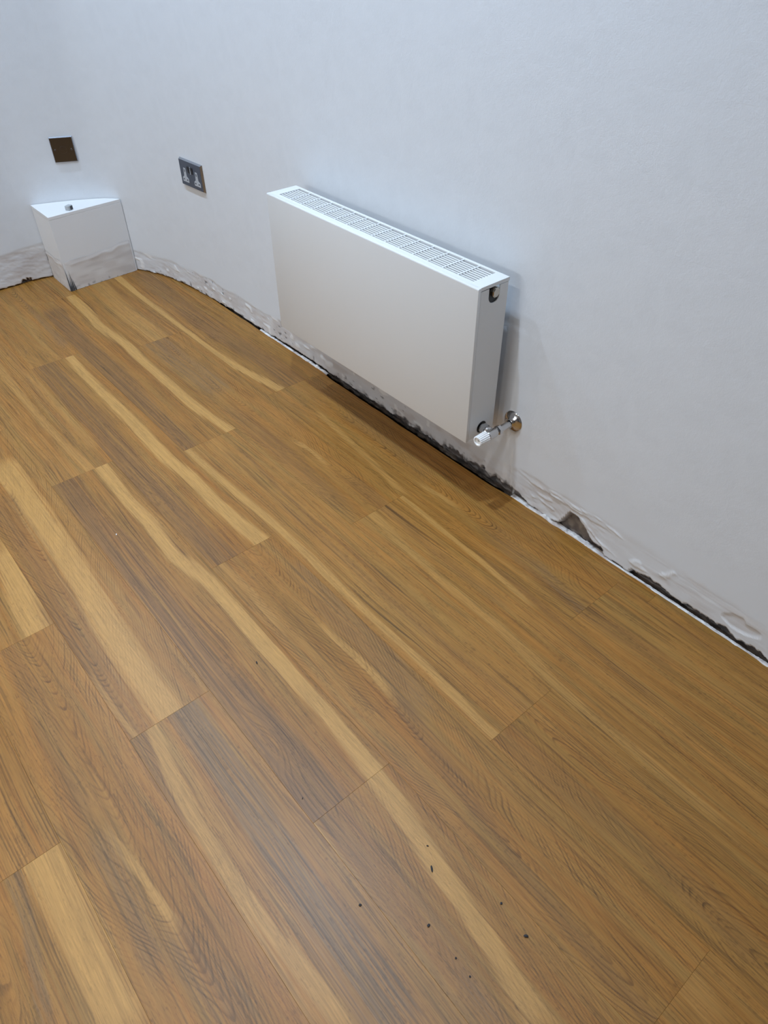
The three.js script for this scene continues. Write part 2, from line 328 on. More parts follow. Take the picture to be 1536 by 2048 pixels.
// height of the torn lower edge of the plaster above the floor
function tornEdge(x, p) {
  if (p.z > 0.3) return 0.003 + 0.002 * noise(p.z * 60, 1, 8) + (Math.abs(p.z - 0.515) < 0.02 ? 0.008 + 0.01 * noise(p.z * 150, 2, 9) : 0);
  const jag = 0.006 * noise(x * 46, 0.2, 21) + 0.0035 * noise(x * 170, 0.7, 22);
  let e = 0.003 + 0.5 * jag;
  e += 0.008 * smooth(0.55, 0.75, x) * smooth(0.95, 0.85, x);
  e += (0.006 + 0.012 * smooth(1.2, 1.62, x)) * smooth(0.85, 0.95, x) * smooth(1.86, 1.79, x) + jag * smooth(1.2, 1.45, x) * smooth(1.86, 1.79, x) * 1.6;
  e += (0.0155 + 0.6 * jag) * smooth(2.16, 2.175, x) * smooth(2.53, 2.49, x);
  return e;
}
function bandAt(q, y) {
  const x = q.p.x, side = q.p.z > 0.3 && x < -0.25, u = q.u;
  const top = side ? 0.138 + 0.008 * noise(u * 14, 1, 40) : lerp(0.083, 0.1, smooth(0.6, 2.2, x)) + 0.008 * noise(u * 11, 1, 41) + 0.003 * noise(u * 60, 1, 42);
  const inBand = smooth(0.004, -0.01, y - top);
  const near = smooth(1.6, 1.9, x);
  const rough = fbm(u * 26, y * 60, 50, 4), fine = noise(u * 130, y * 190, 55), brush = noise(u * 9, y * 420, 56);
  let d = inBand * lerp(-0.0012 + 0.0011 * rough + 0.0004 * fine, -0.0002 + 0.0006 * rough, smooth(1.85, 2.15, x)) + 0.0005 * fbm(u * 12, y * 20, 57, 2) * smooth(0.17, 0.14, y);
  d += 0.0004 * brush * inBand * smooth(2.1, 2.3, x);
  const patch = smooth(-0.05, 0.25, fbm(u * 9, y * 26, 60, 4) - 0.15 * near);
  let c = mix3(PAINT, mix3(OLD, WHITE, clamp(0.25 + 0.8 * noise(u * 24, y * 60, 61), 0, 1) * 0.5), inBand * lerp(0.35 + 0.5 * patch, 0.18 + 0.3 * patch, near));
  if (!side && x < 1.6) {                                           // dark chips on the far stretch
    const chip = smooth(0.74, 0.86, noise(u * 95, y * 110, 62) + 0.3 * noise(u * 9, y * 15, 63) + 0.3 * smooth(0.025, 0.006, y) - 0.12 * smooth(0.03, 0.05, y)) * inBand;
    c = mix3(c, GRIME, 0.75 * chip); d -= 0.0012 * chip;
    const blob = smooth(0.62, 0.74, noise(u * 34, y * 60, 65)) * inBand; c = mix3(c, WHITE, 0.8 * blob); d += 0.0015 * blob;
  }
  if (x > 1.78) {
    let rd = 0;
    for (const rg of RIDGES) { const dd = lineDist(x, y + 0.0022 * noise(x * 70, 0, 70) + 0.0011 * noise(x * 230, 0, 74), rg); if (dd < 0.02) rd = Math.max(rd, Math.exp(-((dd / 0.0019) ** 2)) * clamp(0.75 + 0.9 * noise(x * 55, y * 300, 76), 0, 1)); }
    d += 0.0027 * rd; c = mix3(c, WHITE, 0.5 * rd);
    const tear = smooth(0.083, 0.0805, y + 0.003 * noise(x * 60, 0, 77) + 0.0012 * noise(x * 200, 0, 78)) * smooth(1.8, 1.84, x) * smooth(2.12, 2.06, x); d -= (0.0018 - 0.0012 * fbm(x * 45, y * 110, 79, 4)) * tear; c = mix3(c, OLD, 0.45 * tear * clamp(0.6 + noise(x * 30, y * 80, 84), 0, 1));
    const hp = polySigned(x, y + 0.0025 * noise(x * 120, y * 120, 71), HOLE);
    if (hp < 0.012) {
      const h = smooth(0.0015, -0.0025, hp);
      d += 0.003 * Math.exp(-((hp / 0.006) ** 2)) * (1 - h);
      d = lerp(d, -0.02 + 0.007 * fbm(x * 90, y * 90, 72, 3) - 0.006 * smooth(0.04, 0.065, y), h);
      c = mix3(c, mix3(MASON, [0.3, 0.25, 0.2], clamp(0.3 + noise(x * 70, y * 90, 73), 0, 1) * 0.6), h);
    }
    const cp = polySigned(x, y, CRATER) + 0.0016 * noise(x * 140, y * 140, 85);
    if (cp < 0.01) { const h = smooth(0.001, -0.0025, cp); d += -0.0026 * h + 0.0008 * Math.exp(-((cp / 0.0016) ** 2)) * (y < 0.055 ? 1 : 0.3); c = mix3(c, OLD, 0.45 * h); c = mix3(c, WHITE, 0.6 * Math.exp(-((cp / 0.0016) ** 2)) * (y < 0.055 ? 1 : 0)); }
    const fp = Math.min(polySigned(x, y, FLAKE), polySigned(x, y, LIP)) + 0.003 * noise(x * 120, y * 120, 86);
    if (fp < 0.004) { const h = smooth(0.0012, -0.0018, fp); d += (0.002 + 0.0014 * noise(x * 90, y * 90, 87)) * h; c = mix3(c, WHITE, 0.4 * h); }
  }
  // bare wall under the torn edge
  const e = tornEdge(x, q.p), open = smooth(0.0012, -0.0018, y - e);
  d = lerp(d, -0.016 + 0.005 * fbm(u * 70, y * 90, 80, 3), open);
  c = mix3(c, mix3(mix3(GRIME, MASON, clamp(0.5 + noise(u * 60, y * 80, 81), 0, 1)), [0.3, 0.27, 0.25], 0.7 * smooth(0.1, 0.55, noise(u * 45, y * 240, 88) + 0.3 * noise(u * 160, y * 300, 89))), open);
  // mottled dirty margin above it (stain with its own outline)
  const lip = smooth(0.016, 0.002, y - e + 0.012 * noise(u * 55, y * 90, 82)) * (1 - open) * smooth(0.9, 1.2, x) * smooth(1.84, 1.75, x);
  c = mix3(c, mix3(GRIME, OLD, clamp(0.45 + 0.9 * noise(u * 90, y * 120, 83), 0, 1)), 0.85 * lip); d += 0.002 * lip * fine;
  // trickle stain below the pipe collar, brown with a white run beside it
  if (x > 1.69 && x < 1.83) {
    const cx = 1.79 - 0.26 * Math.max(0, y - 0.02) * 0.35;
    const wht = smooth(0.0035, 0.001, Math.abs(x - cx + 0.012 + 0.003 * noise(y * 60, 0, 90))) * smooth(0.17, 0.13, y);
    c = mix3(c, WHITE, 0.55 * wht); d += 0.0012 * wht;
  }
  return [d * smooth(BAND, BAND - 0.012, y), c];
}
function bandGeometry(path) {
  const NY = 62, P = [], C = [], U = [], I = [];
  path.forEach((q, i) => {
    for (let j = 0; j <= NY; j++) {
      const y = -0.022 + (BAND + 0.022) * j / NY, [d, c] = bandAt(q, y);
      P.push(q.p.x + q.n.x * d, y, q.p.z + q.n.z * d); C.push(...c); U.push(q.u * 4, y * 4);
      if (i && j) { const b = i * (NY + 1) + j, a = b - NY - 1; I.push(a - 1, b - 1, a, a, b - 1, b); }
    }
  });
  const g = new THREE.BufferGeometry();
  g.setAttribute('position', new THREE.Float32BufferAttribute(P, 3)); g.setAttribute('color', new THREE.Float32BufferAttribute(C, 3)); g.setAttribute('uv', new THREE.Float32BufferAttribute(U, 2));
  g.setIndex(I); g.computeVertexNormals(); return g;
}
const WALLS = {};
for (const [n, test] of [['wall_left', (p) => p.z > 0.44], ['wall_corner', (p) => p.z <= 0.44 && p.x < -0.3], ['wall_right', (p) => p.x >= -0.3]]) {
  const path = seg(test), w = WALLS[n] = struct(n, shell(path, BAND, WALL_TOP, 0, -THICK), M.wall);
  mesh('masonry_core', shell(path, -0.04, BAND, -0.03, -THICK), M.masonry, w);
  mesh('torn_plaster', bandGeometry(path), M.plaster, w, 'bare chipped plaster where the skirting board was torn off');
}
struct('wall_back', box(THICK, 2.46, 7.5, 5.2 + THICK / 2, 1.19, 3.55), M.farWall);
{
  const [wx, wy, ww, wh] = WINDOW, x0 = wx - ww / 2, x1 = wx + ww / 2, y0 = wy - wh / 2, y1 = wy + wh / 2, zc = 7.2 + THICK / 2, L = -0.55, R = 5.35, B = -0.04, TT = 2.42;
  const slab = (a, b, c, d) => box(b - a, d - c, THICK, (a + b) / 2, (c + d) / 2, zc);
  struct('wall_front', merge([slab(L, x0, B, TT), slab(x1, R, B, TT), slab(x0, x1, B, y0), slab(x0, x1, y1, TT)]), M.farWall);
  const f = 0.06, pane = std({ color: 0xffffff, roughness: 0.3, emissive: WINDOW_COLOR, emissiveIntensity: 3 });
  const w = struct('window_1', merge([box(ww, f, 0.07, wx, y0 + f / 2, 7.25), box(ww, f, 0.07, wx, y1 - f / 2, 7.25), box(f, wh - 2 * f, 0.07, x0 + f / 2, wy, 7.25), box(f, wh - 2 * f, 0.07, x1 - f / 2, wy, 7.25), box(f, wh - 2 * f, 0.07, wx, wy, 7.25)]), M.whitePlastic);
  const pw = (ww - 3 * f) / 2;
  for (const [i, px] of [wx - (pw + f) / 2, wx + (pw + f) / 2].entries()) {
    mesh(i ? 'pane_001' : 'pane', box(pw, wh - 2 * f, 0.008, px, wy, 7.25), pane, w, 'bright frosted pane').castShadow = false;
    const l = new THREE.RectAreaLight(WINDOW_COLOR, WINDOW_LIGHT, pw, wh - 2 * f); l.position.set(px, wy, 7.2); l.lookAt(px, wy, 0); scene.add(l);
  }
}
struct('ceiling', box(6, 0.12, 7.6, 2.4, CEILING_Y + 0.06, 3.6), M.ceiling);

// ragged white filler left along the floor edge of the radiator wall
function fillerGeometry(xa, xb, hFn, depth) {
  const P = [], C = [], I = []; let i = 0;
  for (let x = xa; x <= xb; x += 0.002, i++) {
    const k = smooth(xa, xa + 0.02, x) * smooth(xb, xb - 0.02, x) * (0.25 + 0.75 * smooth(-0.35, 0.05, noise(x * 17, 7, 108) + 0.4 * noise(x * 80, 7, 109)));
    const h = k * Math.max(0.0007, hFn(x) * (0.6 + 0.65 * noise(x * 48, 0, 100) + 0.35 * noise(x * 190, 0, 101))), f = 0.0035 + k * (0.0012 + 0.002 * noise(x * 45, 0, 102) + 0.0008 * noise(x * 210, 0, 105));
    const dirt = clamp(0.2 + 1.1 * noise(x * 75, 0, 103), 0, 1);
    for (const [y, z, s] of [[-0.004, f, 0], [0.0012 * k, f - 0.0004, 0], [h * 0.6, f - 0.003, 0.2], [h, 0.0003 - depth * 0.15, 0.6], [h * 0.5, -0.003 - depth, 1]]) {
      P.push(x, y + 0.0006 * noise(x * 300, y * 900, 104), z); C.push(...mix3(mix3(WHITE, [0.55, 0.48, 0.45], clamp(0.35 + noise(x * 33, s * 3, 106), 0, 0.9)), GRIME, dirt * (0.2 + 0.6 * s) * smooth(0.1, 0.5, noise(x * 120, s * 5, 107) + 0.4)));
    }
    if (i) for (let j = 0; j < 4; j++) { const b = i * 5 + j, a = b - 5; I.push(a, b, a + 1, a + 1, b, b + 1); }
  }
  const g = new THREE.BufferGeometry();
  g.setAttribute('position', new THREE.Float32BufferAttribute(P, 3)); g.setAttribute('color', new THREE.Float32BufferAttribute(C, 3)); g.setIndex(I); g.computeVertexNormals(); return g;
}
mesh('filler_bead', fillerGeometry(0.53, 0.95, (x) => 0.001 + 0.006 * smooth(-0.1, 0.4, noise(x * 22, 5, 111)), 0.002), M.bead, WALLS.wall_right, 'white ragged filler strip');
mesh('filler_bead_001', fillerGeometry(1.785, 2.11, (x) => 0.0085 * (1 - 0.5 * smooth(1.9, 1.93, x)) * (0.6 + 0.6 * smooth(-0.3, 0.3, noise(x * 26, 5, 112))) + 0.006 * smooth(1.98, 2.01, x) * smooth(2.06, 2.04, x), 0.008), M.bead, WALLS.wall_right, 'white ragged filler strip');
mesh('filler_bead_002', fillerGeometry(2.09, 2.62, (x) => 0.0014 + 0.0026 * smooth(0.25, 0.6, noise(x * 9, 3, 110)), 0), M.bead, WALLS.wall_right, 'white ragged filler strip');

// ---------------------------------------------------------------- radiator
const RX0 = 0.906, RX1 = 1.722, RY0 = 0.205, RY1 = 0.608, RZ0 = 0.035, RZ1 = 0.134;
{
  const t = thing('radiator', 'white flat-fronted panel radiator with a slotted top grille hung low on the wall', 'radiator', [RX0, RY0, 0]);
  const W = RX1 - RX0, H = RY1 - RY0;
  // front panel: flat sheet whose top edge folds back
  const sh = new THREE.Shape();
  sh.moveTo(0.1245, 0); sh.lineTo(0.1325, 0); sh.quadraticCurveTo(RZ1, 0, RZ1, 0.0015); sh.lineTo(RZ1, H - 0.004); sh.quadraticCurveTo(RZ1, H, RZ1 - 0.004, H); sh.lineTo(0.1245, H); sh.lineTo(0.1245, H - 0.004); sh.lineTo(0.1245, 0);
  const fp = new THREE.ExtrudeGeometry(sh, { depth: W, bevelEnabled: true, bevelThickness: 0.0012, bevelSize: 0.0012, bevelOffset: -0.0012, bevelSegments: 2, curveSegments: 5 });
  fp.rotateY(-Math.PI / 2); fp.scale(-1, 1, 1);
  { const ix = fp.index; const p = fp.attributes.position; if (!ix) { for (const a of Object.values(fp.attributes)) { const s = a.itemSize, r = a.array; for (let k = 0; k < a.count; k += 3) for (let c = 0; c < s; c++) { const q = r[(k + 1) * s + c]; r[(k + 1) * s + c] = r[(k + 2) * s + c]; r[(k + 2) * s + c] = q; } } } fp.computeVertexNormals(); }
  mesh('front_panel', toCreasedNormals(fp, 0.5), M.radiator, t);
  // side panels with a round pipe hole and, at the top, a U shaped notch
  const side = (x, name) => {
    const s = new THREE.Shape(), top = H - 0.0107;
    s.moveTo(RZ0 + 0.001, 0.001); s.lineTo(0.1222, 0.001); s.lineTo(0.1222, top); s.lineTo(0.097, top); s.lineTo(0.097, top - 0.0195);
    s.absarc(0.08, top - 0.0195, 0.017, 0, -Math.PI, true); s.lineTo(0.063, top); s.lineTo(RZ0 + 0.001, top);
    const h = new THREE.Path(); h.absarc(0.078, 0.0235, 0.0165, 0, Math.PI * 2, true); s.holes.push(h);
    const g = new THREE.ExtrudeGeometry(s, { depth: 0.0012, bevelEnabled: true, bevelThickness: 0.0006, bevelSize: 0.0005, bevelOffset: -0.0005, bevelSegments: 2, curveSegments: 14 });
    g.rotateY(-Math.PI / 2);            // shape x -> world z, depth -> -x
    g.translate(x, 0, 0);
    return mesh(name, g, M.radiator, t);
  };
  side(W - 0.0018, 'side_panel'); side(0.003, 'side_panel_001');
  // top grille: frame, crossbars, slats
  const G0 = 0.937 - RX0, G1 = 1.687 - RX0, GZ0 = 0.043, GZ1 = 0.1125, gt = 0.0085;
  const cap = new THREE.Shape(); cap.moveTo(0.0005, RZ0); cap.lineTo(W - 0.0005, RZ0); cap.lineTo(W - 0.0005, 0.1238); cap.lineTo(0.0005, 0.1238); cap.closePath();
  const hole = new THREE.Path(); hole.moveTo(G0, GZ0); hole.lineTo(G0, GZ1); hole.lineTo(G1, GZ1); hole.lineTo(G1, GZ0); hole.closePath(); cap.holes.push(hole);
  const cg = new THREE.ExtrudeGeometry(cap, { depth: gt - 0.0012, bevelEnabled: true, bevelThickness: 0.0006, bevelSize: 0.0006, bevelOffset: -0.0006, bevelSegments: 2 });
  cg.rotateX(Math.PI / 2); cg.translate(0, H - 0.0008, 0);
  const grille = mesh('top_grille', cg, M.radiator, t);
  const bar = new RoundedBoxGeometry(0.004, 0.005, GZ1 - GZ0 + 0.001, 1, 0.0006);
  for (let i = 1; i < 15; i++) { const b = mesh(i > 1 ? 'crossbar_' + String(i - 1).padStart(3, '0') : 'crossbar', bar, M.radiator, grille); b.position.set(G0 + i * 0.05, H - 0.0035, (GZ0 + GZ1) / 2); }
  const slat = new RoundedBoxGeometry(G1 - G0 + 0.001, 0.0048, 0.0036, 1, 0.0006), pitch = (GZ1 - GZ0) / 8;
  for (let i = 1; i < 8; i++) { const b = mesh(i > 1 ? 'slat_' + String(i - 1).padStart(3, '0') : 'slat', slat, M.radiator, grille); b.position.set((G0 + G1) / 2, H - 0.0048, GZ0 + i * pitch); }
  // the heating panels and the pleated convector sheet seen through the slots
  mesh('heating_panel', rbox(W - 0.03, H - 0.035, 0.008, 0.003, W / 2, (H - 0.03) / 2 + 0.002, 0.117), M.radiatorInner, t);
  mesh('heating_panel_001', rbox(W - 0.03, H - 0.035, 0.008, 0.003, W / 2, (H - 0.03) / 2 + 0.002, 0.041), M.radiatorInner, t);
  const F = [], I = []; let n = 0;
  for (let x = 0.05; x < W - 0.05; x += 0.0125, n++) for (const y of [0.03, H - 0.2]) F.push(x, y, n % 4 < 2 ? 0.05 : 0.108);
  for (let i = 0; i < n - 1; i++) I.push(2 * i, 2 * i + 2, 2 * i + 1, 2 * i + 1, 2 * i + 2, 2 * i + 3);
  const fg = new THREE.BufferGeometry(); fg.setAttribute('position', new THREE.Float32BufferAttribute(F, 3)); fg.setIndex(I); fg.computeVertexNormals();
  const fin = mesh('convector_fin', fg.toNonIndexed(), std({ color: lin(0.72, 0.73, 0.73), roughness: 0.5, side: THREE.DoubleSide }), t); fin.geometry.computeVertexNormals();
  // blanking plug in the notch
  const hex = new THREE.CylinderGeometry(0.0118, 0.0118, 0.009, 8); hex.rotateY(Math.PI / 8); hex.rotateZ(-Math.PI / 2); hex.translate(W - 0.002, 0.38, 0.0785);
  const hexCap = new THREE.CylinderGeometry(0.0096, 0.0118, 0.0016, 8); hexCap.rotateY(Math.PI / 8); hexCap.rotateZ(-Math.PI / 2); hexCap.translate(W + 0.0033, 0.38, 0.0785);
  mesh('blanking_plug', toCreasedNormals(merge([hex, hexCap]), 0.3), M.nickel, t, 'nickel plated octagonal blanking plug');
  const sock = new THREE.CylinderGeometry(0.0178, 0.0178, 0.02, 32); sock.rotateZ(Math.PI / 2); sock.translate(W - 0.0135, 0.3735, 0.0798);
  const sock2 = new THREE.CylinderGeometry(0.0178, 0.0178, 0.02, 32); sock2.rotateZ(Math.PI / 2); sock2.translate(W - 0.0135, 0.0235, 0.078);
  mesh('header_socket', sock, M.rubber, t, 'black threaded socket behind the plug');
  mesh('header_socket_001', sock2, M.rubber, t, 'black threaded socket behind the valve');
  for (const x of [0.12, W - 0.12]) mesh('wall_bracket', rbox(0.035, 0.26, 0.034, 0.002, x, 0.2, 0.02), M.radiatorInner, t);
}

// ---------------------------------------------------------------- valve on the right end of the radiator
{
  const VX = 1.757, VY = 0.2275, VZ = 0.078;
  const t = thing('radiator_valve', 'chrome radiator valve with a white ribbed cap, piped into the wall beside the radiator', 'valve', [VX, VY, 0]);
  const alongX = (g) => { g.rotateZ(-Math.PI / 2); return g; };    // y -> +x
  const alongZ = (g) => { g.rotateX(Math.PI / 2); return g; };     // y -> +z
  // union towards the radiator
  mesh('union_collar', T(alongX(lathe([[0, 0], [0.0095, 0], [0.0095, 0.006], [0.0115, 0.0065], [0.0115, 0.0095], [0, 0.0095]], 28)), RX1 - VX - 0.0065, 0, VZ), M.chrome, t);
  const nut = new THREE.CylinderGeometry(0.0145, 0.0145, 0.0125, 6); mesh('union_nut', toCreasedNormals(T(alongX(nut.toNonIndexed()), RX1 - VX + 0.0105, 0, VZ), 0.3), M.chrome, t);
  // body: a T of rounded tubes
  const body = merge([
    T(alongX(lathe([[0, 0], [0.0125, 0], [0.0132, 0.004], [0.0118, 0.013], [0, 0.018]], 28)), -0.02, 0, VZ),
    T(alongZ(lathe([[0, 0], [0.0106, 0], [0.011, 0.006], [0.0127, 0.012], [0.013, 0.022], [0.0118, 0.032], [0.011, 0.038], [0, 0.038]], 28)), 0, 0, 0.0605),
  ]);
  mesh('valve_body', body, M.chrome, t);
  const cn = new THREE.CylinderGeometry(0.0128, 0.0128, 0.0095, 6);
  mesh('compression_nut', toCreasedNormals(T(alongZ(cn.toNonIndexed()), 0, 0, 0.0545), 0.3), M.chrome, t);
  mesh('tail_pipe', T(alongZ(lathe([[0.0086, 0], [0.0086, 0.046]], 24)), 0, 0, 0.006), M.chrome, t);
  // ribbed cap with a recessed end
  const rib = new THREE.Shape(), N = 18;
  for (let i = 0; i <= N * 4; i++) { const a = i / (N * 4) * Math.PI * 2, r = 0.0132 + (i % 4 < 2 ? 0.001 : -0.0006); const x = r * Math.cos(a), y = r * Math.sin(a); if (i) rib.lineTo(x, y); else rib.moveTo(x, y); }
  const hl = new THREE.Path(); hl.absarc(0, 0, 0.0098, 0, Math.PI * 2, true); rib.holes.push(hl);
  const kg = new THREE.ExtrudeGeometry(rib, { depth: 0.031, bevelEnabled: true, bevelThickness: 0.0008, bevelSize: 0.0006, bevelOffset: -0.0006, bevelSegments: 1, curveSegments: 24, steps: 1 });
  kg.translate(0, 0, 0.0985);
  const p = kg.attributes.position; for (let i = 0; i < p.count; i++) { const f = lerp(1.06, 0.94, clamp((p.getZ(i) - 0.0985) / 0.031, 0, 1)); p.setX(i, p.getX(i) * f); p.setY(i, p.getY(i) * f); } kg.computeVertexNormals();
  const cap = mesh('valve_cap', merge([kg, T(new THREE.CylinderGeometry(0.01, 0.01, 0.002, 24).rotateX(Math.PI / 2), 0, 0, 0.1252), T(new THREE.CylinderGeometry(0.0136, 0.012, 0.002, 24).rotateX(Math.PI / 2), 0, 0, 0.0985)]), M.whitePlastic, t, 'white ribbed plastic cap');
  mesh('cap_screw', T(new THREE.CylinderGeometry(0.0028, 0.0028, 0.0012, 14).rotateX(Math.PI / 2), 0.0015, 0.002, 0.1266), M.greyPlastic, cap);
  mesh('wall_collar', T(alongZ(lathe([[0.0086, 0.0145], [0.0105, 0.0142], [0.013, 0.0105], [0.019, 0.0082], [0.026, 0.0045], [0.0288, 0.001], [0.0288, 0]], 40)), 0, 0.002, 0.0002), M.chrome, t, 'round domed chrome collar on the wall');
}

// ---------------------------------------------------------------- electrical plates
function wallAt(x) { let b = PATH[0]; for (const q of PATH) if (q.p.z < 0.4 && Math.abs(q.p.x - x) < Math.abs(b.p.x - x)) b = q; return b; }
function plateGeometry(w, h, d, bevel) {
  const s = new THREE.Shape(), a = w / 2, b = h / 2; s.moveTo(-a, -b); s.lineTo(a, -b); s.lineTo(a, b); s.lineTo(-a, b); s.closePath();
  const g = new THREE.ExtrudeGeometry(s, { depth: 0.001, bevelEnabled: true, bevelThickness: d - 0.001, bevelSize: bevel, bevelOffset: -bevel, bevelSegments: 1 });
  g.translate(0, 0, 0); return g;
}
{
  const q = wallAt(0.208), yaw = Math.atan2(q.n.x, q.n.z);
  const t = thing('double_socket', 'slate grey double plug socket on the wall left of the radiator', 'socket', [q.p.x, 0.475, q.p.z], yaw);
  mesh('plate_rim', T(plateGeometry(0.146, 0.092, 0.0082, 0.0042), 0, 0, 0.0004), M.rim, t, 'bright bevelled metal edge of the plate');
  mesh('face_plate', rbox(0.138, 0.084, 0.0012, 0.0004, 0, 0, 0.0085), M.slate, t);
  const z = 0.0086;
  for (const [i, sx] of [-0.038, 0.038].entries()) {
    const s = new THREE.Shape();
    s.moveTo(-0.0195, -0.030); s.lineTo(0.0195, -0.030); s.lineTo(0.0195, -0.017); s.lineTo(0.0085, -0.010); s.lineTo(0.0065, 0.017); s.lineTo(-0.0065, 0.017); s.lineTo(-0.0085, -0.010); s.lineTo(-0.0195, -0.017); s.closePath();
    const g = new THREE.ExtrudeGeometry(s, { depth: 0.0008, bevelEnabled: true, bevelThickness: 0.0004, bevelSize: 0.0004, bevelOffset: -0.0004, bevelSegments: 1 });
    const ins = mesh(i ? 'socket_insert_001' : 'socket_insert', T(g, sx, 0, z), M.insert, t, 'light grey plastic socket insert');
    [[0, 0.008, 0.0042, 0.0085], [-0.011, -0.0215, 0.0066, 0.0042], [0.011, -0.0215, 0.0066, 0.0042]].forEach(([x, y, w, h], k) => mesh(k ? 'pin_hole_00' + k : 'pin_hole', box(w, h, 0.0006, sx + x, y, z + 0.0012), M.dark, ins));
  }
  for (const [i, sx] of [-0.011, 0.011].entries()) {
    const g = rbox(0.0125, 0.022, 0.0045, 0.0012, 0, 0, 0); g.rotateX(0.12);
    mesh(i ? 'rocker_switch_001' : 'rocker_switch', T(g, sx, 0.016, z + 0.0006), M.dark, t, 'dark rocker switch');
  }
  mesh('switch_divider', rbox(0.004, 0.026, 0.002, 0.0006, 0, 0.015, z + 0.0004), M.insert, t, 'light strip between the switches');
}
{
  const yaw = 54 * Math.PI / 180;
  let best = null; for (const q of PATH) if (!best || Math.hypot(q.p.x + 0.378, q.p.z - 0.239) < Math.hypot(best.p.x + 0.378, best.p.z - 0.239)) best = q;
  const a = Math.atan2(best.n.x, best.n.z);
  const t = thing('blank_wall_plate', 'square dark bronze blank wall plate above the white boxing in the corner', 'wall plate', [best.p.x, 0.483, best.p.z], a);
  mesh('plate_rim', T(plateGeometry(0.086, 0.09, 0.0066, 0.0035), 0, 0, 0.0004), M.rim, t, 'pale bevelled metal edge of the plate');
  mesh('face_plate', rbox(0.081, 0.085, 0.0012, 0.0004, 0, 0, 0.0071), M.blackNickel, t);
  mesh('centre_blank', T(lathe([[0, 0.0006], [0.0125, 0.0006], [0.0135, 0]], 32).rotateX(Math.PI / 2), 0, 0, 0.0075), M.blackNickel, t);
  for (const [i, sx] of [-0.030, 0.030].entries()) {
    const sc = mesh(i ? 'plate_screw_001' : 'plate_screw', T(lathe([[0, 0.0012], [0.0024, 0.0009], [0.0032, 0]], 18).rotateX(Math.PI / 2), sx, 0, 0.0075), M.blackNickel, t);
    mesh('screw_slot', box(0.005, 0.0007, 0.0005, sx, 0, 0.0087), M.dark, sc);
  }
}

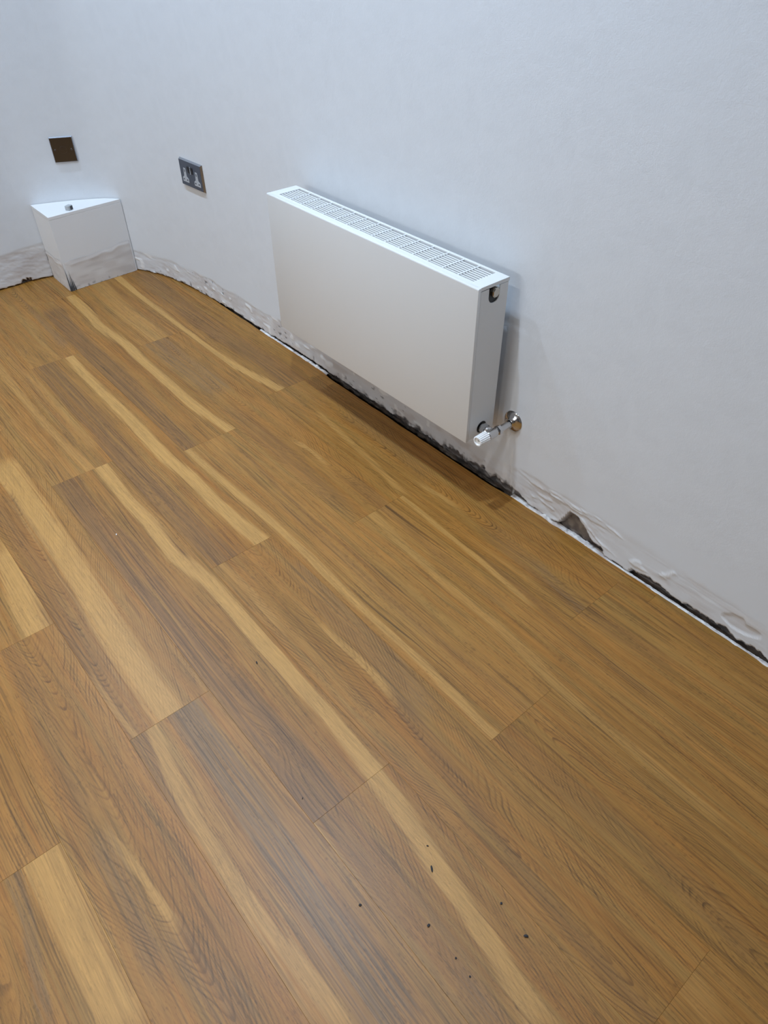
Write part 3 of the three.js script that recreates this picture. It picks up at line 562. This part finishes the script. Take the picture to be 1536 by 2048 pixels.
// ---------------------------------------------------------------- boxing over the pipes in the corner
{
  const H = 0.296, zc = 0.409, xf = -0.256;                     // height, outer faces
  const t = thing('pipe_boxing', 'low white boxing that covers pipes in the corner, bright flat top', 'boxing', [xf, 0, zc]);
  const poly = (pts) => { const s = new THREE.Shape(); pts.forEach(([x, z], i) => (i ? s.lineTo(x - xf, -(z - zc)) : s.moveTo(x - xf, -(z - zc)))); s.closePath(); return s; };
  const slab = (pts, y0, y1, bev = 0.0012) => { const g = new THREE.ExtrudeGeometry(poly(pts), { depth: y1 - y0 - 2 * bev, bevelEnabled: true, bevelThickness: bev, bevelSize: bev, bevelOffset: -bev, bevelSegments: 2 }); g.rotateX(-Math.PI / 2); g.translate(0, y0 + bev, 0); return g; };
  // the boards are scribed to the wall with a hairline gap
  const wallLine = PATH.filter((q) => q.p.z < zc - 0.004 && q.p.z > 0.1105 && q.p.x < -0.2).map((q) => [q.p.x + q.n.x * 0.0025, q.p.z + q.n.z * 0.0025]);
  const lineEvery = wallLine.filter((_, i) => i % 8 === 0 || i === wallLine.length - 1), [wx0] = wallLine[0], [wx1, wz1] = wallLine[wallLine.length - 1];
  mesh('top_board', slab([[xf, zc], [wx0, zc], ...lineEvery, [-0.2724, wz1 - 0.0028]], H - 0.012, H), M.boxing, t);
  mesh('front_board', slab([[xf - 0.0005, zc - 0.0005], [-0.2724, 0.1085], [wx1 + 0.004, 0.1105], [xf - 0.0125, zc - 0.0005]], 0.0005, H - 0.0121), M.boxing, t);
  mesh('side_board', slab([[xf - 0.0126, zc - 0.0005], [wx0 + 0.001, zc - 0.0005], [wx0 + 0.006, zc - 0.012], [xf - 0.0126, zc - 0.012]], 0.0005, H - 0.0121), M.boxing, t);
  // bare skim left by the old skirting on both faces
  const strip = (nU, len, place, topFn, seed) => {
    const NY = 36, P = [], C = [], I = [];
    for (let i = 0; i <= nU; i++) for (let j = 0; j <= NY; j++) {
      const u = i / nU * len, top = topFn(u), y = 0.0008 + top * j / NY, k = j / NY;
      const edge = smooth(1, 0.93, k), r = fbm(u * 30, y * 70, seed, 4);
      const d = 0.0004 + edge * (0.0005 + 0.0003 * r) + 0.0011 * Math.exp(-(((k - 0.9 - 0.05 * noise(u * 30, 0, seed + 1)) / 0.05) ** 2)) * smooth(0.1, 0.4, noise(u * 14 + 3, 0, seed + 2) + 0.35);
      let c = mix3([0.64, 0.61, 0.59], WHITE, clamp(0.25 + 0.9 * noise(u * 22, y * 50, seed + 3), 0, 1) * 0.5);
      c = mix3(c, [0.46, 0.43, 0.41], 0.25 * smooth(0.25, 0.5, noise(u * 16, y * 90, seed + 4)));
      c = mix3(c, GRIME, 0.5 * smooth(0.5, 0.7, noise(u * 110, y * 120, seed + 5)) * smooth(0.02, 0.006, y));
      P.push(...place(u, y, d * smooth(0, 0.004, u) * smooth(len, len - 0.004, u) + 0.0003)); C.push(...c);
      if (i && j) { const b = i * (NY + 1) + j, a = b - NY - 1; I.push(a - 1, b - 1, a, a, b - 1, b); }
    }
    const g = new THREE.BufferGeometry(); g.setAttribute('position', new THREE.Float32BufferAttribute(P, 3)); g.setAttribute('color', new THREE.Float32BufferAttribute(C, 3)); g.setIndex(I); g.computeVertexNormals(); return g;
  };
  // front face runs from the outer corner (u = 0) to the wall
  mesh('torn_plaster', strip(90, 0.287, (u, y, d) => [d - 0.0165 * (u + 0.008) / 0.31, y, -(u + 0.008)], (u) => 0.119 + 0.012 * smooth(0.12, 0.28, u) + 0.002 * noise(u * 20, 0, 120), 121), M.plaster, t, 'bare greyish plaster strip along the bottom of the front');
  mesh('torn_plaster_001', strip(60, 0.178, (u, y, d) => [-(0.183 - u), y, d], (u) => 0.117 + 0.004 * noise(u * 20, 0, 130), 131), M.plaster, t, 'bare greyish plaster strip along the bottom of the side');
  // dark corner bead showing through gouged plaster
  const sliver = (u, y0, y1, w, tilt) => { const g = new THREE.ConeGeometry(w, y1 - y0, 5); g.scale(0.5, 1, 1); g.rotateX(tilt); g.translate(0.0012 - 0.0165 * u / 0.31, (y0 + y1) / 2, -u); return g; };
  mesh('corner_bead', merge([sliver(0.002, 0.001, 0.1, 0.0035, 0.02), sliver(0.009, 0.001, 0.062, 0.0032, -0.05), sliver(0.015, 0.004, 0.086, 0.0038, 0.04), sliver(0.021, 0.001, 0.06, 0.003, 0.1), sliver(0.013, 0.0, 0.03, 0.006, 0)]), M.steelBead, t, 'dark metal corner bead showing through chipped plaster');
  mesh('joint_crack', merge([T(new THREE.ConeGeometry(0.0028, 0.07, 4).scale(1, 1, 0.6).rotateZ(-0.02), -0.1795, 0.034, 0.0008), T(new THREE.ConeGeometry(0.003, 0.05, 4).scale(1, 1, 0.6).rotateZ(0.05), -0.1795, 0.1, 0.001)]), M.steelBead, t, 'dark crack where the side meets the wall');

  const s = thing('pipe_stub', 'small pale grey block standing on top of the white boxing', 'block', [-0.286, H, 0.312], 0.55);
  mesh('block_body', rbox(0.019, 0.017, 0.024, 0.0022, 0, 0.0085, 0), M.greyPlastic, s);
  mesh('block_end', rbox(0.004, 0.013, 0.013, 0.001, 0.0095, 0.0085, -0.003), M.steelBead, s, 'darker end face');
}

// ---------------------------------------------------------------- crumbs on the floor
function crumb(name, x, z, r, seed, sx, sz, ry, mat, label) {
  const g = new THREE.IcosahedronGeometry(r, 1), p = g.attributes.position;
  for (let i = 0; i < p.count; i++) { const a = p.getX(i), b = p.getY(i), c = p.getZ(i), f = 1 + 0.3 * noise(a / r * 1.4 + seed, (b + c) / r * 1.4, seed); p.setXYZ(i, a * f * sx, b * f * 0.6, c * f * sz); }
  g.rotateY(ry); g.computeBoundingBox(); g.translate(0, -g.boundingBox.min.y, 0); g.computeVertexNormals();
  const m = mesh(numbered(name), g, mat, scene); m.position.set(x, 0.0001, z);
  m.userData = { label, category: name === 'plaster_crumb' ? 'crumb' : 'grit' };
  return m;
}
const RY = 0.75;
crumb('grit_crumb', 2.535, 0.79, 0.0026, 1, 1.4, 0.9, RY, M.grit, 'blackest oval grit crumb, alone on the floor towards the lower right');
crumb('grit_crumb', 2.362, 0.834, 0.0026, 2, 2.1, 0.7, -0.6, M.grit, 'longest dark sliver of grit, lying on a pale floor band');
crumb('grit_crumb', 2.476, 0.784, 0.0022, 3, 1, 1, 0, M.grit, 'small dark crumb up and left of the blackest oval crumb');
crumb('grit_crumb', 2.423, 0.898, 0.0021, 4, 1, 1.2, 0, M.grit, 'small round dark crumb on brown grain left of the pale floor band');
crumb('grit_crumb', 2.328, 0.963, 0.0021, 5, 1.2, 0.9, 1, M.grit, 'small black crumb on the greyish floor plank, leftmost of the lower crumbs');
crumb('grit_crumb', 1.805, 0.83, 0.0022, 6, 1.7, 0.6, -0.3, M.grit, 'thin dark hooked fragment alone in the middle of the floor');
crumb('grit_crumb', 2.485, 0.897, 0.0015, 7, 1, 1, 0, M.grit, 'tiny dark speck, second lowest of the specks on the floor');
crumb('grit_crumb', 2.517, 0.898, 0.0015, 8, 1, 1, 0, M.grit, 'tiny dark speck, lowest of all the specks on the floor');
crumb('grit_crumb', 2.329, 0.813, 0.0015, 9, 1.4, 0.8, 0.5, M.grit, 'tiny dark speck just above the longest dark sliver of grit');
crumb('grit_crumb', 2.117, 0.93, 0.0013, 10, 1.6, 0.6, -0.9, M.grit, 'tiny dark sliver near the end joint of a brown plank');
crumb('plaster_crumb', 1.228, 0.888, 0.0018, 11, 1.5, 0.8, -0.4, M.whiteGrit, 'tiny white plaster crumb on the floor at the left of the photo');

// ---------------------------------------------------------------- ceiling downlights
const lens = new THREE.CircleGeometry(0.028, 28); lens.rotateX(Math.PI / 2);
const trim = lathe([[0.029, 0.012], [0.03, 0.001], [0.034, -0.003], [0.041, -0.002], [0.043, 0]], 40);
const lensMaterials = [COOL, WARM].map((c) => std({ color: 0xffffff, emissive: c, emissiveIntensity: 6 }));
const WHERE = ['row by the radiator wall, over the corner', 'row by the radiator wall, left of the radiator', 'row by the radiator wall, over the radiator', 'row by the radiator wall, nearest the right end', 'second row from the radiator wall, left end', 'second row from the radiator wall, middle', 'second row from the radiator wall, right end'];
DOWNLIGHTS.forEach(([x, z, cd], i) => {
  const t = thing('downlight', 'round recessed white ceiling downlight, ' + WHERE[i], 'downlight', [x, CEILING_Y - 0.0005, z], 0, 'recessed ceiling downlights');
  mesh('trim_ring', trim, M.whitePlastic, t);
  const l = mesh('lens', lens, lensMaterials[z > 1 ? 1 : 0], t); l.position.y = 0.0; l.castShadow = false;
  const s = new THREE.SpotLight(z > 1 ? WARM : COOL, cd, 0, 1.15, 0.7, 2);
  s.position.set(0, -0.006, 0); s.target.position.set(0, -2, 0); t.add(s, s.target);
  s.castShadow = true; s.shadow.mapSize.set(1024, 1024); s.shadow.radius = 1.6; s.shadow.bias = -0.0005; s.shadow.camera.near = 0.05;
});

renderer.render(scene, camera);
